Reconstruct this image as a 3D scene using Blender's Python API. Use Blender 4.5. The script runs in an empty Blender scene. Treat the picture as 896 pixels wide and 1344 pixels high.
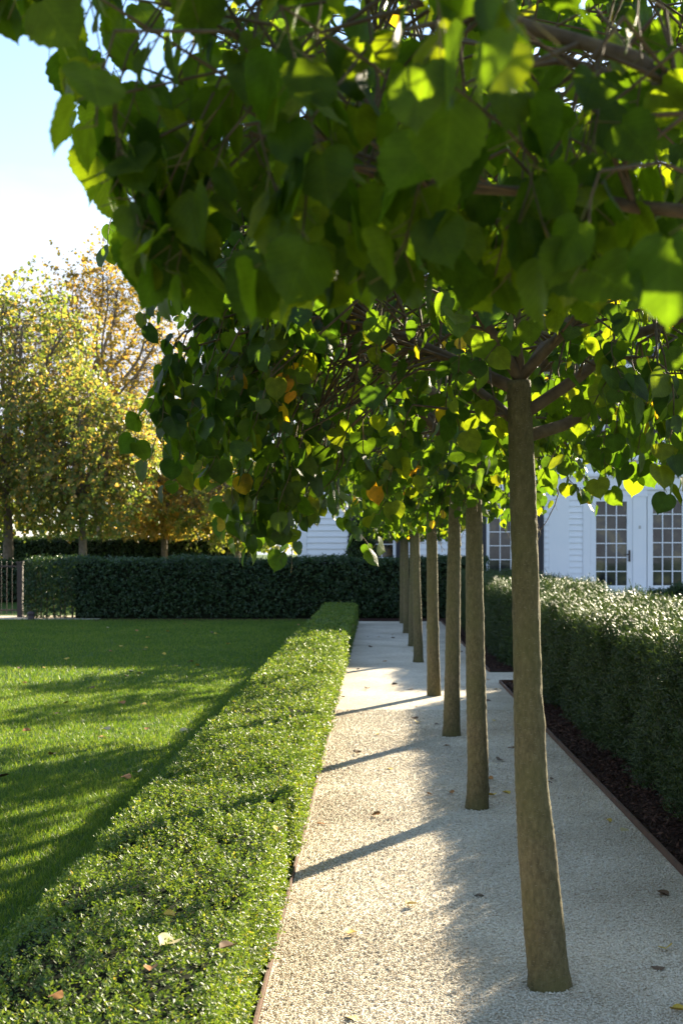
import bpy, math, random
import numpy as np
from mathutils import Vector

rng = np.random.default_rng(7)
random.seed(7)
scene = bpy.context.scene
col = scene.collection
R = math.radians

# ---------------------------------------------------------------- camera
H = 1.5
F = 1750.0            # focal length in photo pixels
VX, VY = 492.0, 725.0  # vanishing point of the walk in the photograph
def gx(px, Y): return (px - VX) / F * Y
def gz(py, Y): return H - (py - VY) / F * Y
def ground(px, py, z=0.0):
    Y = F * (H - z) / (py - VY)
    return gx(px, Y), Y, z
cam_d = bpy.data.cameras.new('camera')
cam = bpy.data.objects.new('camera', cam_d); col.objects.link(cam)
cam.location = (0, 0, H); cam.rotation_euler = (R(90), 0, 0)
cam_d.sensor_fit = 'VERTICAL'; cam_d.sensor_height = 36; cam_d.sensor_width = 24
cam_d.lens = F * 36 / 1344
cam_d.shift_x = -44 / 1344; cam_d.shift_y = 53 / 1344
cam_d.clip_start = 0.05; cam_d.clip_end = 2000
cam_d.dof.use_dof = True; cam_d.dof.focus_distance = 5.6; cam_d.dof.aperture_fstop = 7.5
scene.camera = cam

# ---------------------------------------------------------------- light
AZ, EL = R(30), R(19.5)
sdir = Vector((math.sin(AZ) * math.cos(EL), math.cos(AZ) * math.cos(EL), math.sin(EL)))
sun_d = bpy.data.lights.new('sun', 'SUN'); sun_d.energy = 20.0; sun_d.angle = R(0.53); sun_d.color = (1.0, 0.87, 0.64)
sun = bpy.data.objects.new('sun', sun_d); col.objects.link(sun)
sun.rotation_euler = sdir.to_track_quat('Z', 'Y').to_euler()
sun.location = sdir * 60
w = bpy.data.worlds.new('World'); scene.world = w; w.use_nodes = True
nt = w.node_tree; nt.nodes.clear()
out = nt.nodes.new('ShaderNodeOutputWorld'); bg = nt.nodes.new('ShaderNodeBackground')
sky = nt.nodes.new('ShaderNodeTexSky'); sky.sky_type = 'NISHITA'; sky.sun_disc = False
sky.sun_elevation = EL; sky.sun_rotation = AZ; sky.air_density = 1.0; sky.dust_density = 0.15; sky.ozone_density = 1.6
tc = nt.nodes.new('ShaderNodeTexCoord'); mp = nt.nodes.new('ShaderNodeMapping'); mp.inputs['Scale'].default_value = (1.6, 1.6, 5.0)
mp.inputs['Location'].default_value = (0.35, 0.2, 0.35)
nz = nt.nodes.new('ShaderNodeTexNoise'); nz.inputs['Scale'].default_value = 1.5; nz.inputs['Detail'].default_value = 7; nz.inputs['Roughness'].default_value = 0.55
sp = nt.nodes.new('ShaderNodeSeparateXYZ')
mr = nt.nodes.new('ShaderNodeMapRange'); mr.inputs['From Min'].default_value = 0.34; mr.inputs['From Max'].default_value = 0.20
mr.inputs['To Min'].default_value = 0.0; mr.inputs['To Max'].default_value = 0.30
ad = nt.nodes.new('ShaderNodeMath'); ad.operation = 'ADD'
cr = nt.nodes.new('ShaderNodeValToRGB'); cr.color_ramp.elements[0].position = 0.52; cr.color_ramp.elements[1].position = 0.76
mx = nt.nodes.new('ShaderNodeMix'); mx.data_type = 'RGBA'
mx.inputs[7].default_value = (3.3, 3.5, 3.9, 1)
L = nt.links.new
L(tc.outputs['Generated'], mp.inputs['Vector']); L(mp.outputs['Vector'], nz.inputs['Vector'])
L(tc.outputs['Generated'], sp.inputs[0]); L(sp.outputs['Z'], mr.inputs['Value'])
L(nz.outputs['Fac'], ad.inputs[0]); L(mr.outputs['Result'], ad.inputs[1]); L(ad.outputs[0], cr.inputs['Fac'])
L(cr.outputs['Color'], mx.inputs[0]); L(sky.outputs['Color'], mx.inputs[6])
L(mx.outputs[2], bg.inputs['Color']); bg.inputs['Strength'].default_value = 0.34
L(bg.outputs[0], out.inputs['Surface'])

# ---------------------------------------------------------------- materials
def srgb(*c): return tuple(c) + (1,)
class NT:
    def __init__(s, name):
        s.m = bpy.data.materials.new(name); s.m.use_nodes = True
        s.t = s.m.node_tree; s.t.nodes.clear()
        s.out = s.n('ShaderNodeOutputMaterial')
    def n(s, t, **kw):
        nd = s.t.nodes.new(t)
        for k, v in kw.items(): setattr(nd, k, v)
        return nd
    def l(s, a, b): s.t.links.new(a, b)
    def noise(s, vec, scale, detail=4, rough=0.55):
        nd = s.n('ShaderNodeTexNoise'); nd.inputs['Scale'].default_value = scale
        nd.inputs['Detail'].default_value = detail; nd.inputs['Roughness'].default_value = rough
        s.l(vec, nd.inputs['Vector']); return nd.outputs['Fac']
    def ramp(s, fac, stops, interp='LINEAR'):
        nd = s.n('ShaderNodeValToRGB'); cr = nd.color_ramp; cr.interpolation = interp
        while len(cr.elements) < len(stops): cr.elements.new(0.5)
        for e, (p, c) in zip(cr.elements, stops): e.position = p; e.color = tuple(c) + (1,)
        s.l(fac, nd.inputs['Fac']); return nd.outputs['Color']
    def mix(s, fac, a, b, mode='MIX'):
        nd = s.n('ShaderNodeMix', data_type='RGBA', blend_type=mode)
        for sock, v in ((nd.inputs[0], fac), (nd.inputs[6], a), (nd.inputs[7], b)):
            if isinstance(v, (int, float)): sock.default_value = v
            elif isinstance(v, tuple): sock.default_value = v + (1,) if len(v) == 3 else v
            else: s.l(v, sock)
        return nd.outputs[2]
    def bump(s, h, strength, dist=0.01, normal=None):
        nd = s.n('ShaderNodeBump'); nd.inputs['Strength'].default_value = strength; nd.inputs['Distance'].default_value = dist
        s.l(h, nd.inputs['Height'])
        if normal is not None: s.l(normal, nd.inputs['Normal'])
        return nd.outputs['Normal']
    def principled(s, color, rough=0.6, spec=0.4, normal=None, metallic=0.0):
        nd = s.n('ShaderNodeBsdfPrincipled')
        if isinstance(color, tuple): nd.inputs['Base Color'].default_value = color + (1,)
        else: s.l(color, nd.inputs['Base Color'])
        if isinstance(rough, (int, float)): nd.inputs['Roughness'].default_value = rough
        else: s.l(rough, nd.inputs['Roughness'])
        nd.inputs['Specular IOR Level'].default_value = spec; nd.inputs['Metallic'].default_value = metallic
        if normal is not None: s.l(normal, nd.inputs['Normal'])
        return nd.outputs[0]
    def done(s, sh): s.l(sh, s.out.inputs['Surface']); return s.m

def simple(name, c, rough=0.6, spec=0.4, c2=None, scale=8.0, bscale=None, bstr=0.2, metallic=0.0):
    t = NT(name); P = t.n('ShaderNodeTexCoord').outputs['Object']
    colr = c
    if c2 is not None: colr = t.ramp(t.noise(P, scale, 6), [(0.3, c), (0.7, c2)])
    nrm = None
    if bscale: nrm = t.bump(t.noise(P, bscale, 4), bstr)
    return t.done(t.principled(colr, rough, spec, nrm, metallic))

def leaf_mat(name, stops, trans=0.42, rough=0.42, spec=0.4, tint=(1.6, 1.5, 0.55), veins=False, patch=None, dark=None):
    t = NT(name)
    g = t.n('ShaderNodeNewGeometry')
    c = t.ramp(g.outputs['Random Per Island'], stops)
    P = t.n('ShaderNodeTexCoord').outputs['Object']
    if patch:
        f = t.ramp(t.noise(P, patch[0], 3), [(0.35, (0, 0, 0)), (0.7, (1, 1, 1))])
        c = t.mix(f, c, t.mix(1.0, c, patch[1], 'MULTIPLY'))
    normal = None
    if veins:
        uv = t.n('ShaderNodeTexCoord').outputs['UV']
        sep = t.n('ShaderNodeSeparateXYZ'); t.l(uv, sep.inputs[0])
        ab = t.n('ShaderNodeMath', operation='ABSOLUTE'); t.l(sep.outputs['X'], ab.inputs[0])
        m1 = t.n('ShaderNodeMath', operation='MULTIPLY'); t.l(ab.outputs[0], m1.inputs[0]); m1.inputs[1].default_value = 0.75
        d = t.n('ShaderNodeMath', operation='SUBTRACT'); t.l(sep.outputs['Y'], d.inputs[0]); t.l(m1.outputs[0], d.inputs[1])
        m2 = t.n('ShaderNodeMath', operation='MULTIPLY'); t.l(d.outputs[0], m2.inputs[0]); m2.inputs[1].default_value = 8.0
        fr = t.n('ShaderNodeMath', operation='FRACT'); t.l(m2.outputs[0], fr.inputs[0])
        v = t.ramp(fr.outputs[0], [(0.0, (1, 1, 1)), (0.10, (0, 0, 0)), (0.90, (0, 0, 0)), (1.0, (1, 1, 1))])
        mid = t.ramp(ab.outputs[0], [(0.0, (1, 1, 1)), (0.035, (0, 0, 0))])
        vv = t.mix(1.0, v, mid, 'LIGHTEN')
        c = t.mix(t.mix(1.0, vv, (0.35, 0.35, 0.35), 'MULTIPLY'), c, t.mix(1.0, c, (1.7, 1.55, 1.6), 'MULTIPLY'))
        blot = t.ramp(t.noise(P, 45, 3), [(0.35, (0.8, 0.8, 0.8)), (0.65, (1.15, 1.15, 1.15))])
        c = t.mix(1.0, c, blot, 'MULTIPLY')
        normal = t.bump(vv, 0.35, 0.002)
    pr = t.principled(c, rough, spec, normal)
    tr = t.n('ShaderNodeBsdfTranslucent')
    t.l(t.mix(1.0, c, tint, 'MULTIPLY'), tr.inputs['Color'])
    ms = t.n('ShaderNodeMixShader'); ms.inputs[0].default_value = trans
    t.l(pr, ms.inputs[1]); t.l(tr.outputs[0], ms.inputs[2])
    return t.done(ms.outputs[0])

M = {}
LIND = [(0.0, (0.013, 0.036, 0.010)), (0.45, (0.022, 0.052, 0.009)), (0.80, (0.036, 0.072, 0.010)), (0.975, (0.066, 0.096, 0.012)), (0.993, (0.20, 0.155, 0.02)), (1.0, (0.20, 0.10, 0.02))]
M['linden'] = leaf_mat('linden_leaf', LIND, 0.56, 0.46, 0.34, (6.4, 4.9, 0.8), veins=True)
NEAR = [(0.0, (0.017, 0.042, 0.005)), (0.5, (0.030, 0.064, 0.007)), (0.85, (0.052, 0.092, 0.009)), (1.0, (0.075, 0.11, 0.010))]
M['linden_near'] = leaf_mat('linden_leaf_near', NEAR, 0.60, 0.50, 0.22, (6.0, 4.7, 0.8), veins=True)
M['linden_far'] = leaf_mat('linden_leaf_far', LIND, 0.56, 0.46, 0.34, (6.4, 4.9, 0.8))
M['box'] = leaf_mat('boxwood_leaf', [(0, (0.058, 0.118, 0.028)), (0.5, (0.105, 0.182, 0.040)), (0.85, (0.175, 0.258, 0.064)), (0.975, (0.26, 0.32, 0.10)), (1, (0.30, 0.24, 0.12))], 0.40, 0.45, 0.27, (2.1, 1.8, 0.5), patch=(2.2, (0.72, 0.78, 0.8)))
M['yew'] = leaf_mat('yew_needle', [(0, (0.018, 0.040, 0.012)), (0.6, (0.038, 0.072, 0.020)), (1, (0.09, 0.13, 0.038))], 0.24, 0.48, 0.32, (2.2, 2.0, 0.6), patch=(2.0, (0.7, 0.75, 0.8)))
M['holly'] = leaf_mat('hedge_leaf', [(0, (0.022, 0.055, 0.022)), (0.6, (0.038, 0.085, 0.03)), (1, (0.08, 0.13, 0.035))], 0.28, 0.38, 0.5, (1.8, 1.6, 0.5), patch=(1.5, (0.7, 0.75, 0.8)))
M['gold'] = leaf_mat('golden_green_leaf', [(0, (0.085, 0.14, 0.035)), (0.5, (0.14, 0.19, 0.042)), (0.8, (0.22, 0.215, 0.055)), (1, (0.34, 0.24, 0.08))], 0.55, 0.45, 0.4, (2.2, 2.1, 1.0), patch=(0.5, (1.15, 0.92, 1.1)))
M['russet'] = leaf_mat('russet_leaf', [(0, (0.12, 0.10, 0.03)), (0.5, (0.24, 0.17, 0.04)), (1, (0.36, 0.20, 0.05))], 0.55, 0.5, 0.35, (2.2, 2.1, 1.2), patch=(0.5, (0.7, 0.85, 0.8)))
M['bronze'] = leaf_mat('bronze_leaf', [(0, (0.15, 0.16, 0.04)), (0.5, (0.27, 0.22, 0.06)), (1, (0.42, 0.28, 0.09))], 0.55, 0.5, 0.35, (2.3, 2.1, 1.0))
M['olive'] = leaf_mat('olive_leaf', [(0, (0.085, 0.125, 0.03)), (0.5, (0.15, 0.175, 0.04)), (1, (0.25, 0.21, 0.06))], 0.5, 0.5, 0.35, (2.3, 2.1, 0.8), patch=(0.5, (0.7, 0.8, 0.8)))
M['grass'] = leaf_mat('grass_blade', [(0, (0.058, 0.125, 0.022)), (0.6, (0.115, 0.195, 0.032)), (1, (0.22, 0.27, 0.07))], 0.42, 0.5, 0.3, (2.0, 1.8, 0.5), patch=(0.7, (0.68, 0.78, 0.8)))
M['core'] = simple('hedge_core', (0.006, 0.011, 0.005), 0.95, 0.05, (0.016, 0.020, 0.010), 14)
M['white'] = simple('white_paint', (0.84, 0.86, 0.88), 0.45, 0.4, (0.88, 0.89, 0.90), 3.0)
M['roof'] = simple('slate_roof', (0.10, 0.10, 0.11), 0.8, 0.2, (0.16, 0.15, 0.15), 9.0)
M['navy'] = simple('navy_paint', (0.012, 0.016, 0.028), 0.4, 0.5)
M['iron'] = simple('dark_iron', (0.03, 0.022, 0.018), 0.55, 0.5, (0.06, 0.035, 0.025), 25)
M['edging'] = simple('rusty_steel', (0.085, 0.045, 0.03), 0.7, 0.4, (0.15, 0.075, 0.045), 12, 60, 0.3)
M['stone'] = simple('pale_stone', (0.5, 0.49, 0.46), 0.8, 0.3, (0.62, 0.6, 0.57), 5)

def bark(name, a, b, c):
    t = NT(name); P = t.n('ShaderNodeTexCoord').outputs['Object']
    mp = t.n('ShaderNodeMapping'); mp.inputs['Scale'].default_value = (1, 1, 0.45); t.l(P, mp.inputs['Vector'])
    f = t.noise(mp.outputs[0], 62, 9, 0.72)
    big = t.noise(P, 3.2, 4)
    mp2 = t.n('ShaderNodeMapping'); mp2.inputs['Scale'].default_value = (0.55, 0.55, 2.2); t.l(P, mp2.inputs['Vector'])
    ring = t.noise(mp2.outputs[0], 16, 3)
    cc = t.ramp(f, [(0.28, a), (0.55, b), (0.78, c)])
    cc = t.mix(t.ramp(big, [(0.4, (0, 0, 0)), (0.65, (0.6, 0.6, 0.6))]), cc, (0.125, 0.12, 0.040))
    v = t.n('ShaderNodeTexVoronoi'); v.inputs['Scale'].default_value = 85; t.l(mp2.outputs[0], v.inputs['Vector'])
    spots = t.ramp(v.outputs['Distance'], [(0.10, (1, 1, 1)), (0.2, (0, 0, 0))])
    cc = t.mix(t.mix(1.0, spots, (0.6, 0.6, 0.6), 'MULTIPLY'), cc, (0.36, 0.32, 0.22))
    n1 = t.bump(f, 0.9, 0.006); n2 = t.bump(ring, 0.5, 0.006, n1); n3 = t.bump(spots, 0.7, 0.003, n2)
    return t.done(t.principled(cc, 0.82, 0.25, n3))
M['bark'] = bark('linden_bark', (0.060, 0.047, 0.022), (0.165, 0.132, 0.064), (0.29, 0.24, 0.125))
M['twig'] = simple('twig_bark', (0.075, 0.052, 0.032), 0.8, 0.25, (0.17, 0.125, 0.075), 20, 60, 0.4)
M['petiole'] = simple('leaf_stalk', (0.14, 0.15, 0.04), 0.6, 0.3, (0.2, 0.14, 0.05), 9)
M['greybark'] = simple('grey_bark', (0.11, 0.09, 0.065), 0.85, 0.2, (0.22, 0.18, 0.13), 10, 30, 0.4)

def gravel_mat():
    t = NT('pea_gravel'); P = t.n('ShaderNodeTexCoord').outputs['Object']
    v = t.n('ShaderNodeTexVoronoi'); v.inputs['Scale'].default_value = 105; t.l(P, v.inputs['Vector'])
    sep = t.n('ShaderNodeSeparateColor'); t.l(v.outputs['Color'], sep.inputs[0])
    c = t.ramp(sep.outputs[0], [(0.0, (0.50, 0.42, 0.31)), (0.15, (0.68, 0.60, 0.48)), (0.55, (0.80, 0.73, 0.60)), (1.0, (0.87, 0.82, 0.71))])
    gap = t.ramp(v.outputs['Distance'], [(0.30, (1, 1, 1)), (0.8, (0.66, 0.61, 0.54))])
    c = t.mix(1.0, c, gap, 'MULTIPLY')
    big = t.ramp(t.noise(P, 1.1, 5), [(0.33, (0.76, 0.73, 0.69)), (0.62, (1.02, 1.01, 1.0))])
    c = t.mix(1.0, c, big, 'MULTIPLY')
    inv = t.n('ShaderNodeMath', operation='SUBTRACT'); inv.inputs[0].default_value = 1.0; t.l(v.outputs['Distance'], inv.inputs[1])
    n0 = t.bump(t.noise(P, 9, 3), 0.5, 0.02)
    n1 = t.bump(inv.outputs[0], 0.6, 0.007, n0)
    return t.done(t.principled(c, 0.8, 0.25, n1))
M['gravel'] = gravel_mat()
def island_mat(name, stops, rough=0.7, spec=0.3):
    t = NT(name); g = t.n('ShaderNodeNewGeometry')
    c = t.ramp(g.outputs['Random Per Island'], stops)
    big = t.ramp(t.noise(t.n('ShaderNodeTexCoord').outputs['Object'], 1.1, 5), [(0.33, (0.76, 0.73, 0.69)), (0.62, (1.02, 1.01, 1.0))])
    return t.done(t.principled(t.mix(1.0, c, big, 'MULTIPLY'), rough, spec))
M['stones'] = island_mat('gravel_stone', [(0, (0.42, 0.34, 0.25)), (0.08, (0.66, 0.58, 0.46)), (0.5, (0.80, 0.73, 0.60)), (1, (0.88, 0.83, 0.72))])
M['chips'] = island_mat('bark_chip', [(0, (0.030, 0.016, 0.012)), (0.6, (0.075, 0.036, 0.026)), (1, (0.16, 0.085, 0.06))], 0.85)
M['mulch'] = simple('mulch', (0.026, 0.014, 0.011), 0.95, 0.1, (0.065, 0.034, 0.024), 30, 60, 0.9)
def lawn_mat(name):
    t = NT(name); P = t.n('ShaderNodeTexCoord').outputs['Object']
    c = t.ramp(t.noise(P, 60, 6, 0.7), [(0.3, (0.035, 0.075, 0.014)), (0.7, (0.085, 0.155, 0.026))])
    b = t.ramp(t.noise(P, 0.9, 4), [(0.35, (0.8, 0.85, 0.8)), (0.65, (1.15, 1.1, 1.0))])
    return t.done(t.principled(t.mix(1.0, c, b, 'MULTIPLY'), 0.85, 0.15, t.bump(t.noise(P, 90, 4), 0.9, 0.03)))
M['lawn'] = lawn_mat('lawn_turf')
def glass_mat():
    t = NT('painted_reflection_glass'); P = t.n('ShaderNodeTexCoord').outputs['Object']
    c = t.ramp(t.noise(P, 1.7, 3), [(0.36, (0.012, 0.014, 0.016)), (0.55, (0.05, 0.05, 0.045)), (0.66, (0.13, 0.11, 0.06)), (0.78, (0.17, 0.19, 0.2))])  # tree reflections and warm lit interior painted into the pane colour as noise
    return t.done(t.principled(c, 0.04, 0.6, t.bump(t.noise(P, 2.5, 2), 0.04, 0.02)))
M['glass'] = glass_mat()

# ---------------------------------------------------------------- mesh helpers
def tag(o, label=None, cat=None, group=None, kind=None):
    if label: o['label'] = label
    if cat: o['category'] = cat
    if group: o['group'] = group
    if kind: o['kind'] = kind
    return o
def empty(name, loc, rz=0.0):
    o = bpy.data.objects.new(name, None); o.location = loc; o.rotation_euler = (0, 0, rz)
    o.empty_display_size = 0.2; col.objects.link(o); return o
class MB:
    """collects triangles; build() links them as ONE mesh object"""
    def __init__(s): s.v = []; s.f = []; s.u = []; s.n = 0
    def add(s, V, Fc, U=None):
        V = np.asarray(V, dtype=np.float32).reshape(-1, 3); Fc = np.asarray(Fc, dtype=np.int64).reshape(-1, 3)
        s.v.append(V); s.f.append(Fc + s.n)
        s.u.append(np.zeros((len(V), 2), np.float32) if U is None else np.asarray(U, np.float32)); s.n += len(V)
    def box(s, x0, x1, y0, y1, z0, z1):
        V = [(x, y, z) for z in (z0, z1) for y in (y0, y1) for x in (x0, x1)]
        q = [(0, 2, 3, 1), (4, 5, 7, 6), (0, 1, 5, 4), (2, 6, 7, 3), (0, 4, 6, 2), (1, 3, 7, 5)]
        s.add(V, [t for a, b, c, d in q for t in ((a, b, c), (a, c, d))])
    def tube(s, pts, rad, sides=8, noise=0.0, seed=0, cap=True):
        P = np.asarray(pts, float); n = len(P); rad = np.asarray(rad, float)
        T = np.gradient(P, axis=0); T /= np.linalg.norm(T, axis=1)[:, None] + 1e-9
        ref = np.array([0.0, 1.0, 0.0]) if abs(T[0][1]) < 0.8 else np.array([1.0, 0, 0])
        A = np.cross(T, ref); A /= np.linalg.norm(A, axis=1)[:, None] + 1e-9
        B = np.cross(T, A)
        th = np.linspace(0, 2 * np.pi, sides, endpoint=False)
        rr = rad[:, None] * np.ones((1, sides))
        if noise:
            g = np.random.default_rng(seed)
            for k in range(7):
                a = g.integers(1, 5); ph = g.uniform(0, 6.28); fr = g.uniform(2, 22)
                rr = rr * (1 + noise * g.uniform(0.3, 1) * np.sin(a * th[None, :] + ph + fr * P[:, 2:3] * (1 if k % 2 else 0.3)))
        V = P[:, None, :] + rr[:, :, None] * (np.cos(th)[None, :, None] * A[:, None, :] + np.sin(th)[None, :, None] * B[:, None, :])
        i = np.arange(n - 1)[:, None] * sides; j = np.arange(sides)[None, :]; j2 = (j + 1) % sides
        a, b, c, d = (i + j).ravel(), (i + j2).ravel(), (i + sides + j2).ravel(), (i + sides + j).ravel()
        Fc = np.concatenate([np.stack([a, c, b], 1), np.stack([a, d, c], 1)])
        V = V.reshape(-1, 3)
        if cap:
            V = np.concatenate([V, P[-1:]]); e = (n - 1) * sides
            Fc = np.concatenate([Fc, np.stack([np.full(sides, len(V) - 1), e + (np.arange(sides) + 1) % sides, e + np.arange(sides)], 1)])
        s.add(V, Fc)
    def segs(s, P0, P1, r0, r1, sides=3):
        P0 = np.asarray(P0, float); P1 = np.asarray(P1, float); n = len(P0)
        if n == 0: return
        T = P1 - P0; T /= np.linalg.norm(T, axis=1)[:, None] + 1e-9
        ref = np.where(np.abs(T[:, 2:3]) > 0.8, np.array([[1.0, 0, 0]]), np.array([[0, 0, 1.0]]))
        A = np.cross(T, ref); A /= np.linalg.norm(A, axis=1)[:, None] + 1e-9
        B = np.cross(T, A)
        th = np.linspace(0, 2 * np.pi, sides, endpoint=False)
        D = np.cos(th)[None, :, None] * A[:, None, :] + np.sin(th)[None, :, None] * B[:, None, :]
        r0 = np.broadcast_to(np.asarray(r0, float), (n,))[:, None, None]; r1 = np.broadcast_to(np.asarray(r1, float), (n,))[:, None, None]
        V = np.concatenate([P0[:, None, :] + r0 * D, P1[:, None, :] + r1 * D], 1).reshape(-1, 3)
        base = np.arange(n)[:, None] * 2 * sides; j = np.arange(sides)[None, :]; j2 = (j + 1) % sides
        a, b, c, d = (base + j).ravel(), (base + j2).ravel(), (base + sides + j2).ravel(), (base + sides + j).ravel()
        s.add(V, np.concatenate([np.stack([a, b, c], 1), np.stack([a, c, d], 1)]))
    def instances(s, tv, tf, pos, side, tip, nrm, size, tu=None, curl=None):
        """vectorised copies of a small template (x = side, y = tip, z = normal)"""
        pos = np.asarray(pos, float); n = len(pos); k = len(tv)
        size = np.broadcast_to(np.asarray(size, float), (n,))
        z = np.broadcast_to(tv[None, :, 2], (n, k)).copy()
        if curl is not None:
            z += curl[:, 0:1] * np.abs(tv[None, :, 0]) + curl[:, 1:2] * (tv[None, :, 1] ** 2) + curl[:, 2:3] * tv[None, :, 0] * tv[None, :, 1]
        V = pos[:, None, :] + size[:, None, None] * (tv[None, :, 0:1] * side[:, None, :] + tv[None, :, 1:2] * tip[:, None, :] + z[:, :, None] * nrm[:, None, :])
        Fc = (tf[None, :, :] + (np.arange(n) * k)[:, None, None]).reshape(-1, 3)
        U = None if tu is None else np.tile(tu, (n, 1))
        s.add(V.reshape(-1, 3), Fc, U)
    def mesh(s, name, mat, smooth=True):
        V = np.concatenate(s.v); Fc = np.concatenate(s.f).astype(np.int32); U = np.concatenate(s.u)
        me = bpy.data.meshes.new(name); me.vertices.add(len(V)); me.vertices.foreach_set('co', V.astype(np.float32).ravel())
        me.loops.add(Fc.size); me.loops.foreach_set('vertex_index', Fc.ravel())
        me.polygons.add(len(Fc)); me.polygons.foreach_set('loop_start', np.arange(0, Fc.size, 3, dtype=np.int32))
        me.polygons.foreach_set('use_smooth', np.full(len(Fc), smooth))
        if np.any(U):
            uv = me.uv_layers.new(name='UVMap'); uv.data.foreach_set('uv', U[Fc.ravel()].astype(np.float32).ravel())
        me.materials.append(mat); me.update(calc_edges=True); me.validate(); return me
    def build(s, name, mat, parent=None, loc=(0, 0, 0), smooth=True):
        o = bpy.data.objects.new(name, s.mesh(name, mat, smooth)); o.location = loc; col.objects.link(o)
        if parent is not None: o.parent = parent
        return o
def unit(a): return a / (np.linalg.norm(a, axis=-1, keepdims=True) + 1e-9)
def frame(tip, hint):
    tip = unit(tip); nrm = hint - (hint * tip).sum(1, keepdims=True) * tip; nrm = unit(nrm)
    return np.cross(tip, nrm), tip, nrm
def copy_tree(o, loc, rz, scale=(1, 1, 1), parent=None):
    c = o.copy(); col.objects.link(c); c.location = loc; c.rotation_euler = (0, 0, rz); c.scale = scale
    for ch in list(o.children):
        d = ch.copy(); col.objects.link(d); d.parent = c
        for g in list(ch.children):
            e = g.copy(); col.objects.link(e); e.parent = d
    return c

# leaf templates --------------------------------------------------
def heart(rows, cols, serr=0.0):
    ctl = np.array([(0.0, 0.05, 0.05), (0.14, -0.045, 0.06), (0.33, 0.0, 0.10), (0.47, 0.13, 0.18), (0.53, 0.30, 0.31), (0.52, 0.47, 0.47), (0.445, 0.64, 0.63), (0.315, 0.79, 0.77), (0.15, 0.905, 0.88), (0.045, 0.97, 0.95), (0.0, 1.08, 1.08)])
    t = np.linspace(0, 1, len(ctl)); ts = np.linspace(0, 1, rows + 1)
    ox = np.interp(ts, t, ctl[:, 0]); oy = np.interp(ts, t, ctl[:, 1]); my = np.interp(ts, t, ctl[:, 2])
    if serr:
        k = np.arange(rows + 1) % 2; ox = ox * (1 + serr * (k - 0.5)); oy = oy + serr * 0.3 * (k - 0.5) * (ox > 0.05)
    V = []; U = []; Fc = []
    idx = {}
    for r in range(rows + 1):
        for c in range(-cols, cols + 1):
            u = abs(c) / cols
            x = ox[r] * u * (1 if c >= 0 else -1); y = my[r] * (1 - u) + oy[r] * u
            idx[(r, c)] = len(V); V.append((x, y, 0.0)); U.append((x, y + 0.001))
    for r in range(rows):
        for c in range(-cols, cols):
            a, b, cc, d = idx[(r, c)], idx[(r, c + 1)], idx[(r + 1, c + 1)], idx[(r + 1, c)]
            if r > 0: Fc.append((a, b, cc))
            else: Fc.append((a, b, cc))
            if r < rows - 1: Fc.append((a, cc, d))
    V = np.array(V); V[:, 2] = 0.03 * np.sin(V[:, 1] * 9) * np.abs(V[:, 0]) * 2
    return V, np.array(Fc), np.array(U)
HI = heart(22, 3, 0.07); MID = heart(10, 1); LOW = heart(5, 1)
OVAL = (np.array([(0, 0, 0), (0.24, 0.42, 0.03), (-0.24, 0.42, 0.03), (0, 1.0, -0.04), (0, 0.45, -0.05)]), np.array([(0, 1, 4), (0, 4, 2), (4, 1, 3), (4, 3, 2)]), None)
BLADE = (np.array([(-0.5, 0, 0), (0.5, 0, 0), (0.25, 0.6, 0.0), (0.0, 1.0, 0.0)]), np.array([(0, 1, 2), (0, 2, 3)]), None)

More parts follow.
